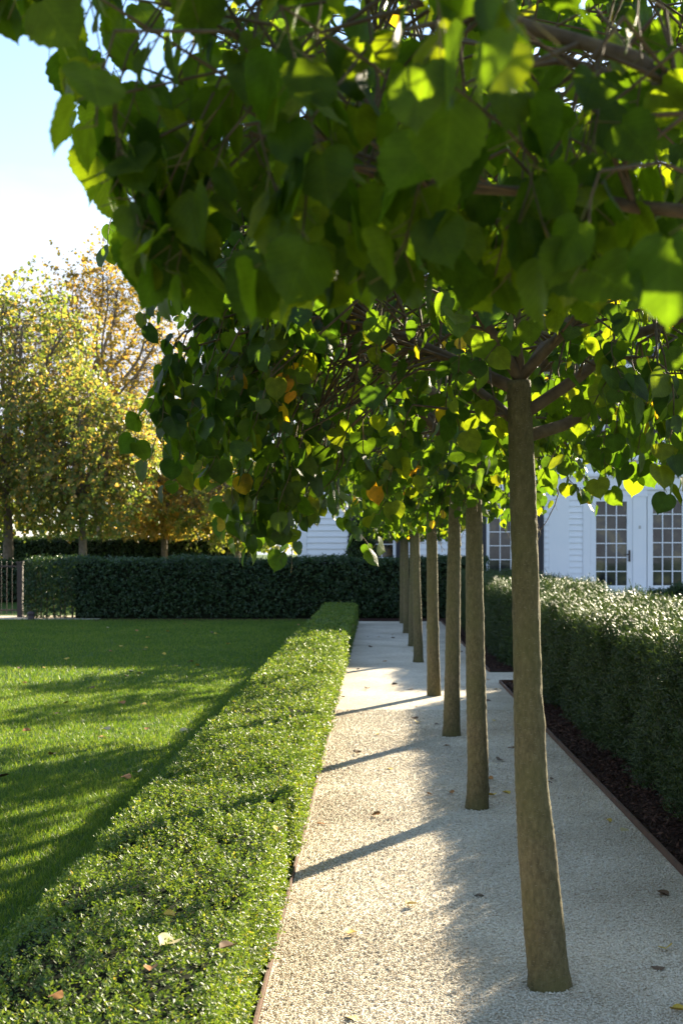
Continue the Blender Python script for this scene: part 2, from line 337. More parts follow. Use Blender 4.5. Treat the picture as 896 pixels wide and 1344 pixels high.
# ---------------------------------------------------------------- tree generator
def make_crown(seed, crotch, C, rad, zbot, ntwig, nleaf, lsize, tmpl, limb_r=0.028, limbs=None, nlimb=8, hole=0.0, keep=None, power=2.3, twiglen=0.32, extra=None, inner=0.55, droop=0.9, twr=None):
    """returns (wood MB, stalk MB, leaf MB) in the tree's own coordinates"""
    g = np.random.default_rng(seed)
    wood, stalk, leaf = MB(), MB(), MB()
    C = np.array(C, float); rad = np.array(rad, float); crotch = np.array(crotch, float)
    limb_pts = []
    L_ = [] if limbs is None else list(limbs)
    if limbs is None:
        for k in range(nlimb):
            a = 2 * np.pi * k / nlimb + g.uniform(-0.3, 0.3); e = g.uniform(-0.35, 0.75)
            end = C + rad * np.array([math.cos(a) * math.cos(e) * 0.85, math.sin(a) * math.cos(e) * 0.85, math.sin(e) * 0.8])
            L_.append([crotch + np.array([0, 0, g.uniform(-0.12, 0.25)]), end])
        L_.append([crotch, C + np.array([g.uniform(-.1, .1), g.uniform(-.1, .1), rad[2] * 0.85])])
    for p0, p1 in L_:
        p0 = np.array(p0, float); p1 = np.array(p1, float); n = 9; t = np.linspace(0, 1, n)[:, None]
        mid = (p0 + p1) / 2 + np.array([0, 0, 0.12 * np.linalg.norm(p1 - p0)]) * g.uniform(-0.6, 1.3) + g.normal(0, 0.05, 3)
        P = (1 - t) ** 2 * p0 + 2 * t * (1 - t) * mid + t * t * p1
        P[1:] += g.normal(0, 0.012 * np.linalg.norm(p1 - p0), (n - 1, 3)) * 0.7
        rr = np.linspace(limb_r, limb_r * 0.28, n) * g.uniform(0.8, 1.15)
        wood.tube(P, rr, 7)
        for i in range(n - 1):
            for q in (0.0, 0.5): limb_pts.append(np.append(P[i] * (1 - q) + P[i + 1] * q, rr[i]))
    limb_pts = np.array(limb_pts)
    # twig starts inside the crown, thicker toward its outside
    starts = []
    ph = g.uniform(0, 6.28, (4, 3)); fr = g.uniform(1.2, 3.2, (4, 3)) / max(rad)
    while len(starts) < ntwig:
        d = g.normal(0, 1, (ntwig * 2, 3)); d = unit(d)
        rr = g.uniform(inner ** 3, 1.0, (len(d), 1)) ** (1 / 3)
        pw = (np.abs(d) ** power).sum(1, keepdims=True) ** (-1 / power)
        lump = 1 + 0.10 * sum(np.sin((d * rad @ fr[k]) * 3.0 + ph[k, 0]) for k in range(4))[:, None] * 0.7
        p = C + d * pw * rr * rad * lump
        ok = p[:, 2] > zbot
        if hole:
            q = sum(np.sin((p @ (fr[k] * 2.2)) + ph[k, 1]) for k in range(4))
            ok &= q > -hole
        if keep is not None: ok &= keep(p)
        starts.extend(p[ok])
    S = np.array(starts[:ntwig])
    if extra is not None: S = np.concatenate([S, np.array(extra, float)])
    d2 = ((S[:, None, :] - limb_pts[None, :, :3]) ** 2).sum(2); ni = np.argsort(d2, 1)[:, :12][np.arange(len(S)), g.integers(0, 12, len(S))]
    N0 = limb_pts[ni, :3]; nr = limb_pts[ni, 3]
    midp = (N0 + S) / 2 + g.normal(0, 0.03, S.shape); midp[:, 2] += 0.05
    twr = limb_r * 0.13 if twr is None else twr
    wood.segs(N0, midp, np.minimum(nr * 0.7, twr * 2.3), twr * 1.5, 4); wood.segs(midp, S, twr * 1.5, twr, 4)
    D = unit(unit((S - C) / rad) * 1.0 + g.normal(0, 0.55, S.shape) + np.array([0, 0, -0.15]))
    if extra is not None: D[-len(extra):] = unit(D[-len(extra):] * 0.5 + np.array([-0.15, 0, -0.9]))
    P = []; W = []; alive = np.ones(len(S), bool)
    steps = nleaf; cur = S.copy(); dirs = D.copy()
    sl = twiglen / steps * g.uniform(0.7, 1.3, (len(S), 1))
    for i in range(steps):
        nx = cur + dirs * sl
        if keep is not None: alive &= keep(nx)
        if alive.sum() == 0: break
        wood.segs(cur[alive], nx[alive], twr * (1 - 0.6 * i / steps), twr * (1 - 0.6 * (i + 1) / steps), 3)
        side = unit(np.cross(dirs, np.array([0, 0, 1.0]) + g.normal(0, 0.3, dirs.shape))) * (1 if i % 2 else -1)
        pet = unit(side * 0.8 + dirs * 0.5 + g.normal(0, 0.35, dirs.shape) + np.array([0, 0, -0.25]))
        lb = nx + pet * lsize * g.uniform(0.3, 0.6, (len(S), 1))
        stalk.segs(nx[alive], lb[alive], lsize * 0.016, lsize * 0.011, 3)
        P.append(lb[alive]); W.append(pet[alive])
        cur = nx; dirs = unit(dirs + np.array([0, 0, -0.07]) + g.normal(0, 0.14, dirs.shape))
    P = np.concatenate(P); W = np.concatenate(W)
    tip = unit(W * 0.45 + np.array([0, 0, -droop]) + g.normal(0, 0.38, P.shape))
    hint = unit(unit(P - C) * np.array([1, 1, 0.5]) + np.array([0, 0, 0.55]) + g.normal(0, 0.55, P.shape))
    sd, tp, nm = frame(tip, hint)
    m = P[:, 2] > (zbot - lsize * 0.6 if extra is None else 1.5)
    if keep is not None: m &= keep(P)
    P, sd, tp, nm = P[m], sd[m], tp[m], nm[m]
    curl = np.stack([g.uniform(-0.05, 0.35, len(P)), g.uniform(-0.28, 0.12, len(P)), g.uniform(-0.15, 0.15, len(P))], 1)
    leaf.instances(tmpl[0], tmpl[1], P, sd, tp, nm, lsize * g.uniform(0.62, 1.18, len(P)), tmpl[2], curl)
    return wood, stalk, leaf

def trunk_mesh(pts, rad, seed, sides=28, noise=0.009):
    P = np.array(pts, float); rad = np.array(rad, float)
    t = np.linspace(0, 1, len(P)); ts = np.linspace(0, 1, 170)
    # smooth interpolation
    Q = np.stack([np.interp(ts, t, P[:, i]) for i in range(3)], 1); rr = np.interp(ts, t, rad)
    k = np.hanning(17); k /= k.sum()
    for i in range(2):
        Q[8:-8, i] = np.convolve(Q[:, i], k, 'valid')
    rr[8:-8] = np.convolve(rr, k, 'valid')
    mb = MB(); mb.tube(Q, rr, sides, noise, seed)
    g = np.random.default_rng(seed + 500); V = mb.v[0]; ctr = np.concatenate([np.repeat(Q, sides, 0), Q[-1:]])
    out = unit((V - ctr) * np.array([1, 1, 0])); ang = np.arctan2(out[:, 1], out[:, 0])
    for _ in range(16):            # pruning knots, ridges and a slight swelling at the foot
        a0 = g.uniform(-3.14, 3.14); z0 = g.uniform(0.05, 2.0); da = np.angle(np.exp(1j * (ang - a0)))
        V += (out * (g.uniform(0.0015, 0.006) * np.exp(-(da / 0.32) ** 2 - ((V[:, 2] - z0) / g.uniform(0.012, 0.045)) ** 2))[:, None]).astype(np.float32)
    V += (out * (0.010 * np.exp(-(V[:, 2] / 0.05) ** 2) * (0.5 + 0.5 * np.sin(ang * 3 + seed)))[:, None]).astype(np.float32)
    V += (out * g.normal(0, 0.0009, (len(V), 1))).astype(np.float32)
    return mb

def linden(name, base, tr_pts, tr_rad, seed, label, **kw):
    root = empty(name, base)
    tag(root, label, 'tree', 'linden trees in a row along the gravel walk')
    mb = trunk_mesh(tr_pts, tr_rad, seed); mb.build('trunk', M['bark'], root)
    tm = kw.pop('tmpl'); mt = M[kw.pop('leafmat', 'linden' if tm is not LOW else 'linden_far')]
    wood, stalk, leaf = make_crown(seed, tr_pts[-1], tmpl=tm, **kw)
    cr = leaf.build('crown', mt, root)
    if tm is LOW:          # stalks too small to tell from the twigs here
        wood.add(np.concatenate(stalk.v), np.concatenate(stalk.f))
    else: stalk.build('leaf_stalks', M['petiole'], cr)
    wood.build('branches', M['twig'], root)
    return root

# the row of lindens (positions read off the trunk feet)
feet = [(None, None), (719, 1294), (626, 1061), (592, 966), (569, 913), (549, 869), (541, 848), (533, 831), (528, 818)]
base = [ground(*f) if f[0] else (0.62, 1.48, 0) for f in feet]
CR = dict(zbot=1.80, ntwig=360, nleaf=11, lsize=0.074, power=2.0)
def in_lens(p):   # the near crown rises away from its trunk; nothing right in front of the camera
    X, Y = p[:, 0] + 0.62, p[:, 1] + 1.48
    zmin = H + np.maximum(Y, 0.6) * (0.205 + 0.21 * np.clip((-X / np.maximum(Y, 0.3) - 0.165) / 0.10, 0, 1))
    return ((Y > 1.08) | (p[:, 2] > 2.4)) & (p[:, 2] > zmin)
def mk(i, tr, rad, seed, label, C=(-0.12, 0, 2.74), R3=(1.25, 1.35, 0.86), tmpl=MID, **kw):
    d = dict(CR); d.update(kw)
    return linden('linden_tree', base[i], tr, rad, seed, label, C=C, rad=R3, tmpl=tmpl, **d)
gg = np.random.default_rng(5)
ex1 = [(gg.uniform(-1.12, -0.72), gg.uniform(-0.1, 0.9), gg.uniform(1.80, 2.02)) for _ in range(22)] + [(gg.uniform(-1.2, -0.85), gg.uniform(-0.5, 0.9), gg.uniform(2.0, 2.9)) for _ in range(95)] + [(gg.uniform(0.12, 0.62), gg.uniform(-0.75, -0.15), gg.uniform(2.02, 2.2)) for _ in range(13)] + [(gg.uniform(0.45, 1.3), gg.uniform(-0.3, 0.8), gg.uniform(1.9, 2.05)) for _ in range(10)]
ex0 = []
for _ in range(75):
    Y = gg.uniform(1.45, 2.2); X = Y * gg.uniform(-0.20, 0.24)
    if _ > 66: X = Y * (-0.285 + 0.006 * (_ - 66))   # a few loose twigs on the lawn side
    ex0.append((X - 0.62, Y - 1.48, H + Y * (gg.uniform(0.24, 0.42) + 0.21 * min(1, max(0, (-X / Y - 0.165) / 0.10)))))
lim1 = [((-0.08, 0, 1.98), (1.25, 0.15, 2.62)), ((-0.10, 0, 2.08), (-0.22, -0.1, 2.9)), ((-0.1, 0, 2.06), (-1.1, 0.5, 2.75)), ((-0.1, 0.02, 1.94), (-0.7, 0.9, 2.5)), ((-0.1, 0, 2.09), (0.4, 1.0, 2.6)),
        ((-0.1, 0, 2.1), (-0.1, 0.1, 3.5)), ((-0.1, 0, 2.1), (0.6, -0.7, 2.9)), ((-0.1, 0, 2.1), (-0.7, -0.6, 2.9)), ((-0.08, 0.02, 1.9), (0.8, 0.8, 2.45))]
def clear1(p):    # the stem is pruned clean up to its fork
    return ~((np.abs(p[:, 0] + 0.07) < 0.11) & (p[:, 1] < 0.25) & (p[:, 2] < 2.16))
lim0 = [((0, 0, 1.95), (-0.9, 0.5, 2.5)), ((0, 0, 2.0), (-0.45, 0.62, 2.30)), ((0.02, 0, 1.9), (0.9, 0.8, 2.5)), ((0, 0, 2.0), (-1.0, -0.6, 2.6)), ((0, 0, 2.0), (0.2, 1.25, 2.35)),
        ((0, 0, 2.0), (0.6, -1.0, 2.6)), ((0, 0, 2.0), (-0.5, 1.1, 2.9)), ((0, 0, 2.0), (0.1, 0, 3.5)), ((-0.05, 0.05, 1.9), (-0.75, 0.42, 2.06)), ((0, 0, 2.0), (0.9, -0.3, 3.0))]
mk(0, [(0, 0, 0), (0, 0, 1.0), (-0.02, 0.0, 1.95)], [0.085, 0.065, 0.055], 11,
   'linden tree whose large dark leaves hang across the top, trunk out of frame', tmpl=HI, keep=in_lens, limbs=lim0, ntwig=300, R3=(1.3, 1.45, 0.95), C=(0, 0.1, 2.72), lsize=0.069, leafmat='linden_near', extra=ex0, limb_r=0.0135)
def tp(px, py, i): return (gx(px, base[i][1]) - base[i][0], 0.0, gz(py, base[i][1]))
mk(1, [(0, 0, -0.02), tp(719, 1275, 1), tp(712, 1200, 1), tp(703, 1100, 1), tp(697, 1030, 1), tp(692, 900, 1), tp(688, 720, 1), tp(684, 600, 1), tp(680, 500, 1)],
   [0.0745, 0.0715, 0.070, 0.065, 0.057, 0.0485, 0.0465, 0.044, 0.041], 21,
   'foremost linden trunk, wide and bowed, standing whole in the gravel in front of the row', C=(-0.06, 0, 2.80), R3=(1.2, 1.3, 0.82), ntwig=330, extra=ex1, twiglen=0.32, limbs=lim1, limb_r=0.024, keep=clear1)
mk(2, [(0, 0, -0.02), tp(627, 1000, 2), tp(624, 900, 2), tp(622, 760, 2), tp(622, 690, 2), tp(620, 600, 2)], [0.066, 0.062, 0.057, 0.051, 0.049, 0.043], 31,
   'second linden from the front, its straight trunk left of the foremost bowed one')
t3 = mk(3, [(0, 0, -0.02), tp(593, 900, 3), tp(595, 760, 3), tp(596, 690, 3), tp(597, 640, 3)], [0.073, 0.064, 0.056, 0.05, 0.045], 41,
   'third linden from the front, its trunk leaning slightly right', tmpl=LOW)
t4 = mk(4, [(0, 0, -0.02), tp(568, 850, 4), tp(567, 760, 4), tp(566, 690, 4), tp(566, 655, 4)], [0.072, 0.064, 0.058, 0.054, 0.048], 51,
   'fourth linden from the front, its foot at the end of the hedge shade', tmpl=LOW)
t5 = mk(5, [(0, 0, -0.02), tp(548, 830, 5), tp(546, 760, 5), tp(545, 690, 5), tp(545, 665, 5)], [0.070, 0.062, 0.056, 0.05, 0.045], 61,
   'fifth linden from the front, thin trunk with a sunlit right edge', tmpl=LOW, R3=(0.62, 0.62, 0.5), C=(0, 0, 2.3), ntwig=80, nlimb=6)
t6 = mk(6, [(0, 0, -0.02), (0.0, 0, 0.6), (0.01, 0, 1.2), (0.0, 0, 1.95)], [0.068, 0.060, 0.054, 0.045], 63,
   'sixth linden from the front, a thin grey trunk in the shade of the house', tmpl=LOW, R3=(0.85, 0.85, 0.6), C=(0, 0, 2.35), ntwig=170, nlimb=7)
for i, src, lab in ((7, t6, 'seventh linden from the front, slim shaded trunk just before the last one'), (8, t6, 'last linden at the far end of the row, foot close to the clipped hedge')):
    c = copy_tree(src, base[i], R(70 * i), (0.95, 0.95, 1.0)); c['label'] = lab

# ---------------------------------------------------------------- ground, lawn, walk
def sheet(name, x0, x1, y0, y1, z, mat, nx=1, ny=1):
    mb = MB()
    xs = np.linspace(x0, x1, nx + 1); ys = np.linspace(y0, y1, ny + 1)
    V = np.array([(x, y, z) for y in ys for x in xs]); Fc = []
    for j in range(ny):
        for i in range(nx):
            a = j * (nx + 1) + i; Fc += [(a, a + 1, a + nx + 2), (a, a + nx + 2, a + nx + 1)]
    mb.add(V, Fc); return tag(mb.build(name, mat), kind='structure')
PL, PR = -0.372, 1.425     # walk edges
sheet('ground', -300, 300, -150, 900, -0.012, M['lawn'])
sheet('lawn', -14, -0.36, -6, 29.8, -0.006, M['lawn'])
sheet('gravel_walk', PL, PR, -3, 29.0, 0.0, M['gravel'])
sheet('gravel_cross_path', PR, 6.0, 15.35, 16.7, -0.001, M['gravel'])
sheet('gravel_lane', -24, -6.2, 29.86, 31.7, -0.003, M['gravel'])
sheet('mulch_bed', PR + 0.012, 3.3, -3, 15.3, 0.004, M['mulch'])
sheet('mulch_bed', PR + 0.012, 3.3, 16.75, 28.9, 0.004, M['mulch'])
sheet('soil_strip', -6.2, 2.6, 29.05, 31.6, 0.002, M['mulch'])
sheet('terrace', 3.6, 16, 31.6, 33.9, 0.03, M['stone'])

# loose stones on the near part of the walk
n = 100000
yy = 3.7 + 9.0 * rng.random(n) ** 1.9; xx = rng.uniform(PL + 0.01, PR - 0.01, n)
octv = np.array([(1, 0, 0), (-1, 0, 0), (0, 1, 0), (0, -1, 0), (0, 0, 1), (0, 0, -1)], float)
octf = np.array([(0, 2, 4), (2, 1, 4), (1, 3, 4), (3, 0, 4), (2, 0, 5), (1, 2, 5), (3, 1, 5), (0, 3, 5)])
sz = rng.uniform(0.0026, 0.0052, n) * (1 + (yy - 4) * 0.05)
tipv = unit(rng.normal(0, 1, (n, 3)) * np.array([1, 1, 0.25])); sd, tpv, nm = frame(tipv, np.tile(np.array([[0, 0, 1.0]]), (n, 1)) + rng.normal(0, 0.25, (n, 3)))
mb = MB(); sc = octv * np.array([0.95, 1.2, 0.6])
mb.instances(sc, octf, np.stack([xx, yy, 0.002 + sz * 0.35], 1), sd, tpv, nm, sz)
tag(mb.build('gravel_stones', M['stones']), 'loose pale pea gravel strewn over the walk', 'gravel', kind='stuff')
# bark chips
n = 9000
yy = np.where(rng.random(n) < 0.8, rng.uniform(5.5, 15.2, n), rng.uniform(16.8, 24, n)); xx = rng.uniform(PR + 0.02, 1.85, n)
sd, tpv, nm = frame(unit(rng.normal(0, 1, (n, 3)) * np.array([1, 1, 0.4])), rng.normal(0, 0.5, (n, 3)) + np.array([0, 0, 1.0]))
mb = MB(); mb.instances(octv * np.array([0.4, 1.0, 0.16]), octf, np.stack([xx, yy, rng.uniform(0.005, 0.03, n)], 1), sd, tpv, nm, rng.uniform(0.008, 0.024, n))
tag(mb.build('bark_chips', M['chips'], smooth=False), 'dark bark mulch chips along the foot of the yew hedge', 'mulch', kind='stuff')

# grass blades
def grass():
    mb = MB()
    for y0, y1, dens, hgt, wd in ((4.2, 9, 9000, 0.034, 0.0032), (9, 15, 3600, 0.038, 0.005), (15, 29.7, 1300, 0.042, 0.009)):
        area = (y1 - y0) * (0.32 * y1 - 0.7); n = int(area * dens)
        y = rng.uniform(y0, y1, n); x = -0.85 - rng.random(n) * (0.32 * y1 - 0.7)
        ok = x > -0.32 * y - 0.2; x, y = x[ok], y[ok]; n = len(x)
        tip = unit(np.stack([rng.normal(0, 0.45, n), rng.normal(0, 0.45, n), np.ones(n)], 1))
        sd, tpv, nm = frame(tip, rng.normal(0, 1, (n, 3)))
        hh = hgt * rng.uniform(0.5, 1.25, n)
        tv = BLADE[0].copy(); tv[:, 0] *= wd / hgt
        cv = np.stack([np.zeros(n), rng.uniform(-0.5, 0.5, n), np.zeros(n)], 1)
        mb.instances(tv, BLADE[1], np.stack([x, y, np.full(n, -0.006)], 1), sd, tpv, nm, hh, None, cv)
    return mb.build('grass', M['grass'])
tag(grass(), 'short mown lawn grass beside the low clipped hedge', 'grass', kind='stuff')

# steel edging
def edging(pts, label, thick=0.008, h=0.03):
    mb = MB()
    for (x0, y0), (x1, y1) in zip(pts[:-1], pts[1:]):
        mb.box(min(x0, x1) - thick / 2, max(x0, x1) + thick / 2, min(y0, y1) - thick / 2, max(y0, y1) + thick / 2, -0.01, h)
    return tag(mb.build('steel_edging', M['edging'], smooth=False), label, 'edging')
edging([(PL - 0.006, -3), (PL - 0.006, 29)], 'long thin rusty steel edging between the low box hedge and the gravel')
edging([(PR + 0.005, -3), (PR + 0.005, 15.33)], 'rusty steel edging along the mulch of the near yew hedge', 0.014, 0.035)
edging([(PR + 0.013, 15.33), (3.3, 15.33)], 'short steel edging turning the corner at the end of the near yew hedge', 0.014, 0.035)
edging([(PR + 0.005, 16.72), (PR + 0.005, 28.9)], 'rusty steel edging along the mulch of the farther yew hedge', 0.014, 0.035)

# ---------------------------------------------------------------- hedges
def box_faces(x0, x1, y0, y1, z0, z1, use):
    f = {'top': ((x0, y0, z1), (x1 - x0, 0, 0), (0, y1 - y0, 0), (0, 0, 1)),
         'front': ((x0, y0, z0), (x1 - x0, 0, 0), (0, 0, z1 - z0), (0, -1, 0)),
         'back': ((x0, y1, z0), (x1 - x0, 0, 0), (0, 0, z1 - z0), (0, 1, 0)),
         'left': ((x0, y0, z0), (0, y1 - y0, 0), (0, 0, z1 - z0), (-1, 0, 0)),
         'right': ((x1, y0, z0), (0, y1 - y0, 0), (0, 0, z1 - z0), (1, 0, 0))}
    return [tuple(np.array(v, float) for v in f[k]) for k in use]
def hedge_shoots(mb, faces, dens, kind, size, wave, seed, depth=0.03, densf=None):
    g = np.random.default_rng(seed)
    for o, a, b, nr in faces:
        A = np.linalg.norm(a) * np.linalg.norm(b); n = int(A * dens)
        P = o + g.random((n, 1)) * a + g.random((n, 1)) * b
        if densf is not None:
            P = P[g.random(len(P)) < densf(P)]; n = len(P)
        if n == 0: continue
        P = P + nr * (wave(P)[:, None] + g.normal(0, depth * 0.5, (n, 1)) - depth * 0.4)
        S = np.broadcast_to(np.asarray(size(P) if callable(size) else size, float), (n,))
        ax = unit(nr * 1.0 + np.array([0, 0, 0.45]) + g.normal(0, 0.38, (n, 3)))
        if kind == 'oval':
            for k in range(6):
                th = g.uniform(0, 6.28, (n, 1)); u = unit(np.cross(ax, g.normal(0, 1, (n, 3))))
                tip = unit(ax * g.uniform(0.25, 1.1, (n, 1)) + u)
                sd, tpv, nm = frame(tip, ax + g.normal(0, 0.3, (n, 3)))
                pos = P + ax * (S[:, None] * (k * 0.22 - 0.5)) + g.normal(0, 0.2, (n, 3)) * S[:, None]
                mb.instances(OVAL[0], OVAL[1], pos, sd, tpv, nm, S * g.uniform(0.7, 1.2, n))
        elif kind == 'tall':
            ax = unit(np.array([0, 0, 1.0]) + g.normal(0, 0.28, (n, 3)))
            for k in range(18):
                u = unit(np.cross(ax, g.normal(0, 1, (n, 3))))
                sd, tpv, nm = frame(unit(ax * 0.9 + u), ax + g.normal(0, 0.2, (n, 3)))
                tv = BLADE[0].copy(); tv[:, 0] *= 0.22
                mb.instances(tv, BLADE[1], P + ax * (S[:, None] * (k * 0.30 - 1.0)), sd, tpv, nm, S * g.uniform(0.8, 1.2, n) * (1.1 - 0.03 * k))
        else:
            for k in range(11):
                u = unit(np.cross(ax, g.normal(0, 1, (n, 3))))
                tip = unit(ax * 0.75 + u)
                sd, tpv, nm = frame(tip, ax + g.normal(0, 0.2, (n, 3)))
                pos = P + ax * (S[:, None] * (k * 0.34 - 1.6))
                tv = BLADE[0].copy(); tv[:, 0] *= 0.24
                mb.instances(tv, BLADE[1], pos, sd, tpv, nm, S * g.uniform(0.8, 1.2, n))
def core_mesh(x0, x1, y0, y1, z0, z1, wave, d=0.03, step=0.25):
    mb = MB()
    for o, a, b, nr in box_faces(x0 + d, x1 - d, y0 + d, y1 - d, z0, z1 - d, ('top', 'front', 'back', 'left', 'right')):
        na = max(1, int(np.linalg.norm(a) / step)); nb = max(1, int(np.linalg.norm(b) / step))
        V = np.array([o + a * i / na + b * j / nb for j in range(nb + 1) for i in range(na + 1)])
        wv = wave(V) * (0.0 if nr[2] == 0 else 1.0); V = V + nr * wv[:, None]
        Fc = []
        for j in range(nb):
            for i in range(na):
                q = j * (na + 1) + i; Fc += [(q, q + 1, q + na + 2), (q, q + na + 2, q + na + 1)]
        mb.add(V, Fc)
    return mb

# low box hedge on the left of the walk
HX0, HX1, HZ = -1.05, -0.395, 0.405
def box_wave(P):
    w_ = 0.010 * np.sin(P[:, 1] * 3.1 + P[:, 0] * 4) + 0.008 * np.sin(P[:, 1] * 7.7 + 1.0 + P[:, 2] * 9) + 0.006 * np.sin(P[:, 0] * 23 + P[:, 1] * 11)
    for y, d in ((10.3, 0.022), (12.4, 0.03), (13.9, 0.028), (15.6, 0.045), (18.0, 0.05), (7.6, 0.012)):
        w_ = w_ - d * np.exp(-((P[:, 1] - y) / 0.09) ** 2)
    return w_
root = empty('box_hedge', ((HX0 + HX1) / 2, 2.4, 0)); inv = -np.array(root.location)
tag(root, 'long low clipped box hedge with tiny glossy leaves between lawn and gravel walk', 'hedge')
mb = MB()
hedge_shoots(mb, box_faces(HX0, HX1, 2.35, 9.0, 0.02, HZ, ('top', 'right', 'left', 'front')), 3300, 'oval', lambda P: 0.0140 + 0.0011 * np.maximum(0, P[:, 1] - 4), box_wave, 3, 0.026)
hedge_shoots(mb, box_faces(HX0, HX1, 9.0, 16, 0.02, HZ, ('top', 'right', 'left')), 1400, 'oval', lambda P: 0.020 + 0.001 * (P[:, 1] - 9), box_wave, 4, 0.035)
hedge_shoots(mb, box_faces(HX0, HX1, 16, 28.2, 0.02, HZ, ('top', 'right', 'front')), 620, 'oval', 0.034, box_wave, 5, 0.04)
mb.build('foliage', M['box'], root, inv)
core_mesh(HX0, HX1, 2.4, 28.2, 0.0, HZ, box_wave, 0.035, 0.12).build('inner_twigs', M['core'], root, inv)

# tall yew hedges on the right
def yew_wave(P): return 0.035 * np.sin(P[:, 1] * 13 + 2 * np.sin(P[:, 2] * 5)) * (P[:, 2] < 0.9) + 0.025 * np.sin(P[:, 1] * 2.3 + P[:, 0] * 1.7) + 0.02 * np.sin(P[:, 1] * 6.1 + P[:, 2] * 5) + 0.018 * np.sin(P[:, 0] * 9 + P[:, 1] * 4.2 + P[:, 2] * 7)
def yew(y0, y1, faces, label, d1, sz, seed, zt=0.95):
    r = empty('yew_hedge', (2.3, y0, 0)); iv = -np.array(r.location); tag(r, label, 'hedge')
    mb = MB()
    hedge_shoots(mb, box_faces(1.70, 3.0, y0, y1, 0.06, zt, faces), d1, 'needle', sz, yew_wave, seed, 0.06)
    # upright young shoots on the top
    hedge_shoots(mb, box_faces(1.70, 3.0, y0, y1, 0.06, zt + 0.03, ('top',)), d1 * 0.5, 'needle', sz * 1.15, yew_wave, seed + 1, 0.08)
    hedge_shoots(mb, box_faces(1.68, 3.0, y0, y1, 0.06, zt + 0.03, ('top',)), 75, 'tall', 0.026, yew_wave, seed + 3, 0.02)
    hedge_shoots(mb, box_faces(1.64, 1.88, y0, y1, 0.06, zt + 0.03, ('top',)), 80, 'tall', 0.028, yew_wave, seed + 4, 0.02)
    mb.build('foliage', M['yew'], r, iv)
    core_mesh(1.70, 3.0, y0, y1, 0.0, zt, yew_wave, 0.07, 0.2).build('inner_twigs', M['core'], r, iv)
yew(4.6, 15.15, ('top', 'left', 'back'), 'broad clipped yew hedge on the right of the walk, nearest, sunlit on top', 1250, 0.030, 6)
yew(16.95, 28.6, ('top', 'left', 'front'), 'farther yew hedge beyond the gap on the right, partly behind the tree trunks', 900, 0.032, 8, 1.0)

def leafy_hedge(name, x0, x1, y0, y1, zt, faces, dens, sz, label, seed, mat='holly', z0=0.03, cx=None, thin=None):
    r = empty(name, ((x0 + x1) / 2, (y0 + y1) / 2, 0)); iv = -np.array(r.location); tag(r, label, 'hedge')
    wv = lambda P: 0.03 * np.sin(P[:, 0] * 2.1 + P[:, 2] * 3) + 0.02 * np.sin(P[:, 0] * 5.3 + P[:, 1] * 3 + P[:, 2] * 6)
    mb = MB(); hedge_shoots(mb, box_faces(x0, x1, y0, y1, z0, zt, faces), dens, 'oval', sz, wv, seed, 0.07, thin)
    if cx is not None:  # open, leggy end of the hedge
        hedge_shoots(mb, box_faces(x0, cx, y0 + 0.3, y1 - 0.3, 0.25, zt, ('front', 'back')), dens, 'oval', sz, wv, seed + 1, 0.2, thin)
    mb.build('foliage', M[mat], r, iv)
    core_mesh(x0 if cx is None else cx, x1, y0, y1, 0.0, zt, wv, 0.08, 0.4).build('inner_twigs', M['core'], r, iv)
    if cx is not None:
        mb = MB()
        for k in range(7):
            x = x0 + 0.12 + (cx - x0) * (k + 0.5) / 8; y = y0 + 0.2 + 0.5 * random.random()
            mb.tube([(x, y, 0), (x + random.uniform(-.05, .05), y, 0.6), (x + random.uniform(-.1, .1), y, zt - 0.15)], [0.022, 0.016, 0.006], 5)
        mb.build('stems', M['greybark'], r, iv)
    return r
leafy_hedge('clipped_hedge', -7.95, 2.6, 30.3, 31.35, 1.33, ('front', 'top', 'left', 'back'), 420, 0.055, 'long clipped dark hedge closing the far end of lawn and walk', 12, cx=-6.9)
leafy_hedge('tall_hedge', -13.1, -4.2, 46.8, 48.0, 1.98, ('front', 'top', 'left'), 260, 0.085, 'dark straight hedge far behind, beneath the golden trees', 13, 'yew' if False else 'holly')
leafy_hedge('low_hedge', -22, -9.4, 40.2, 41.0, 1.22, ('front', 'top', 'right'), 260, 0.08, 'dark hedge seen through the iron fence at left', 14)
leafy_hedge('low_hedge', 6.2, 14, 29.6, 30.4, 0.60, ('front', 'top', 'left'), 420, 0.05, 'low flat dark hedge in front of the house at the right edge', 15)

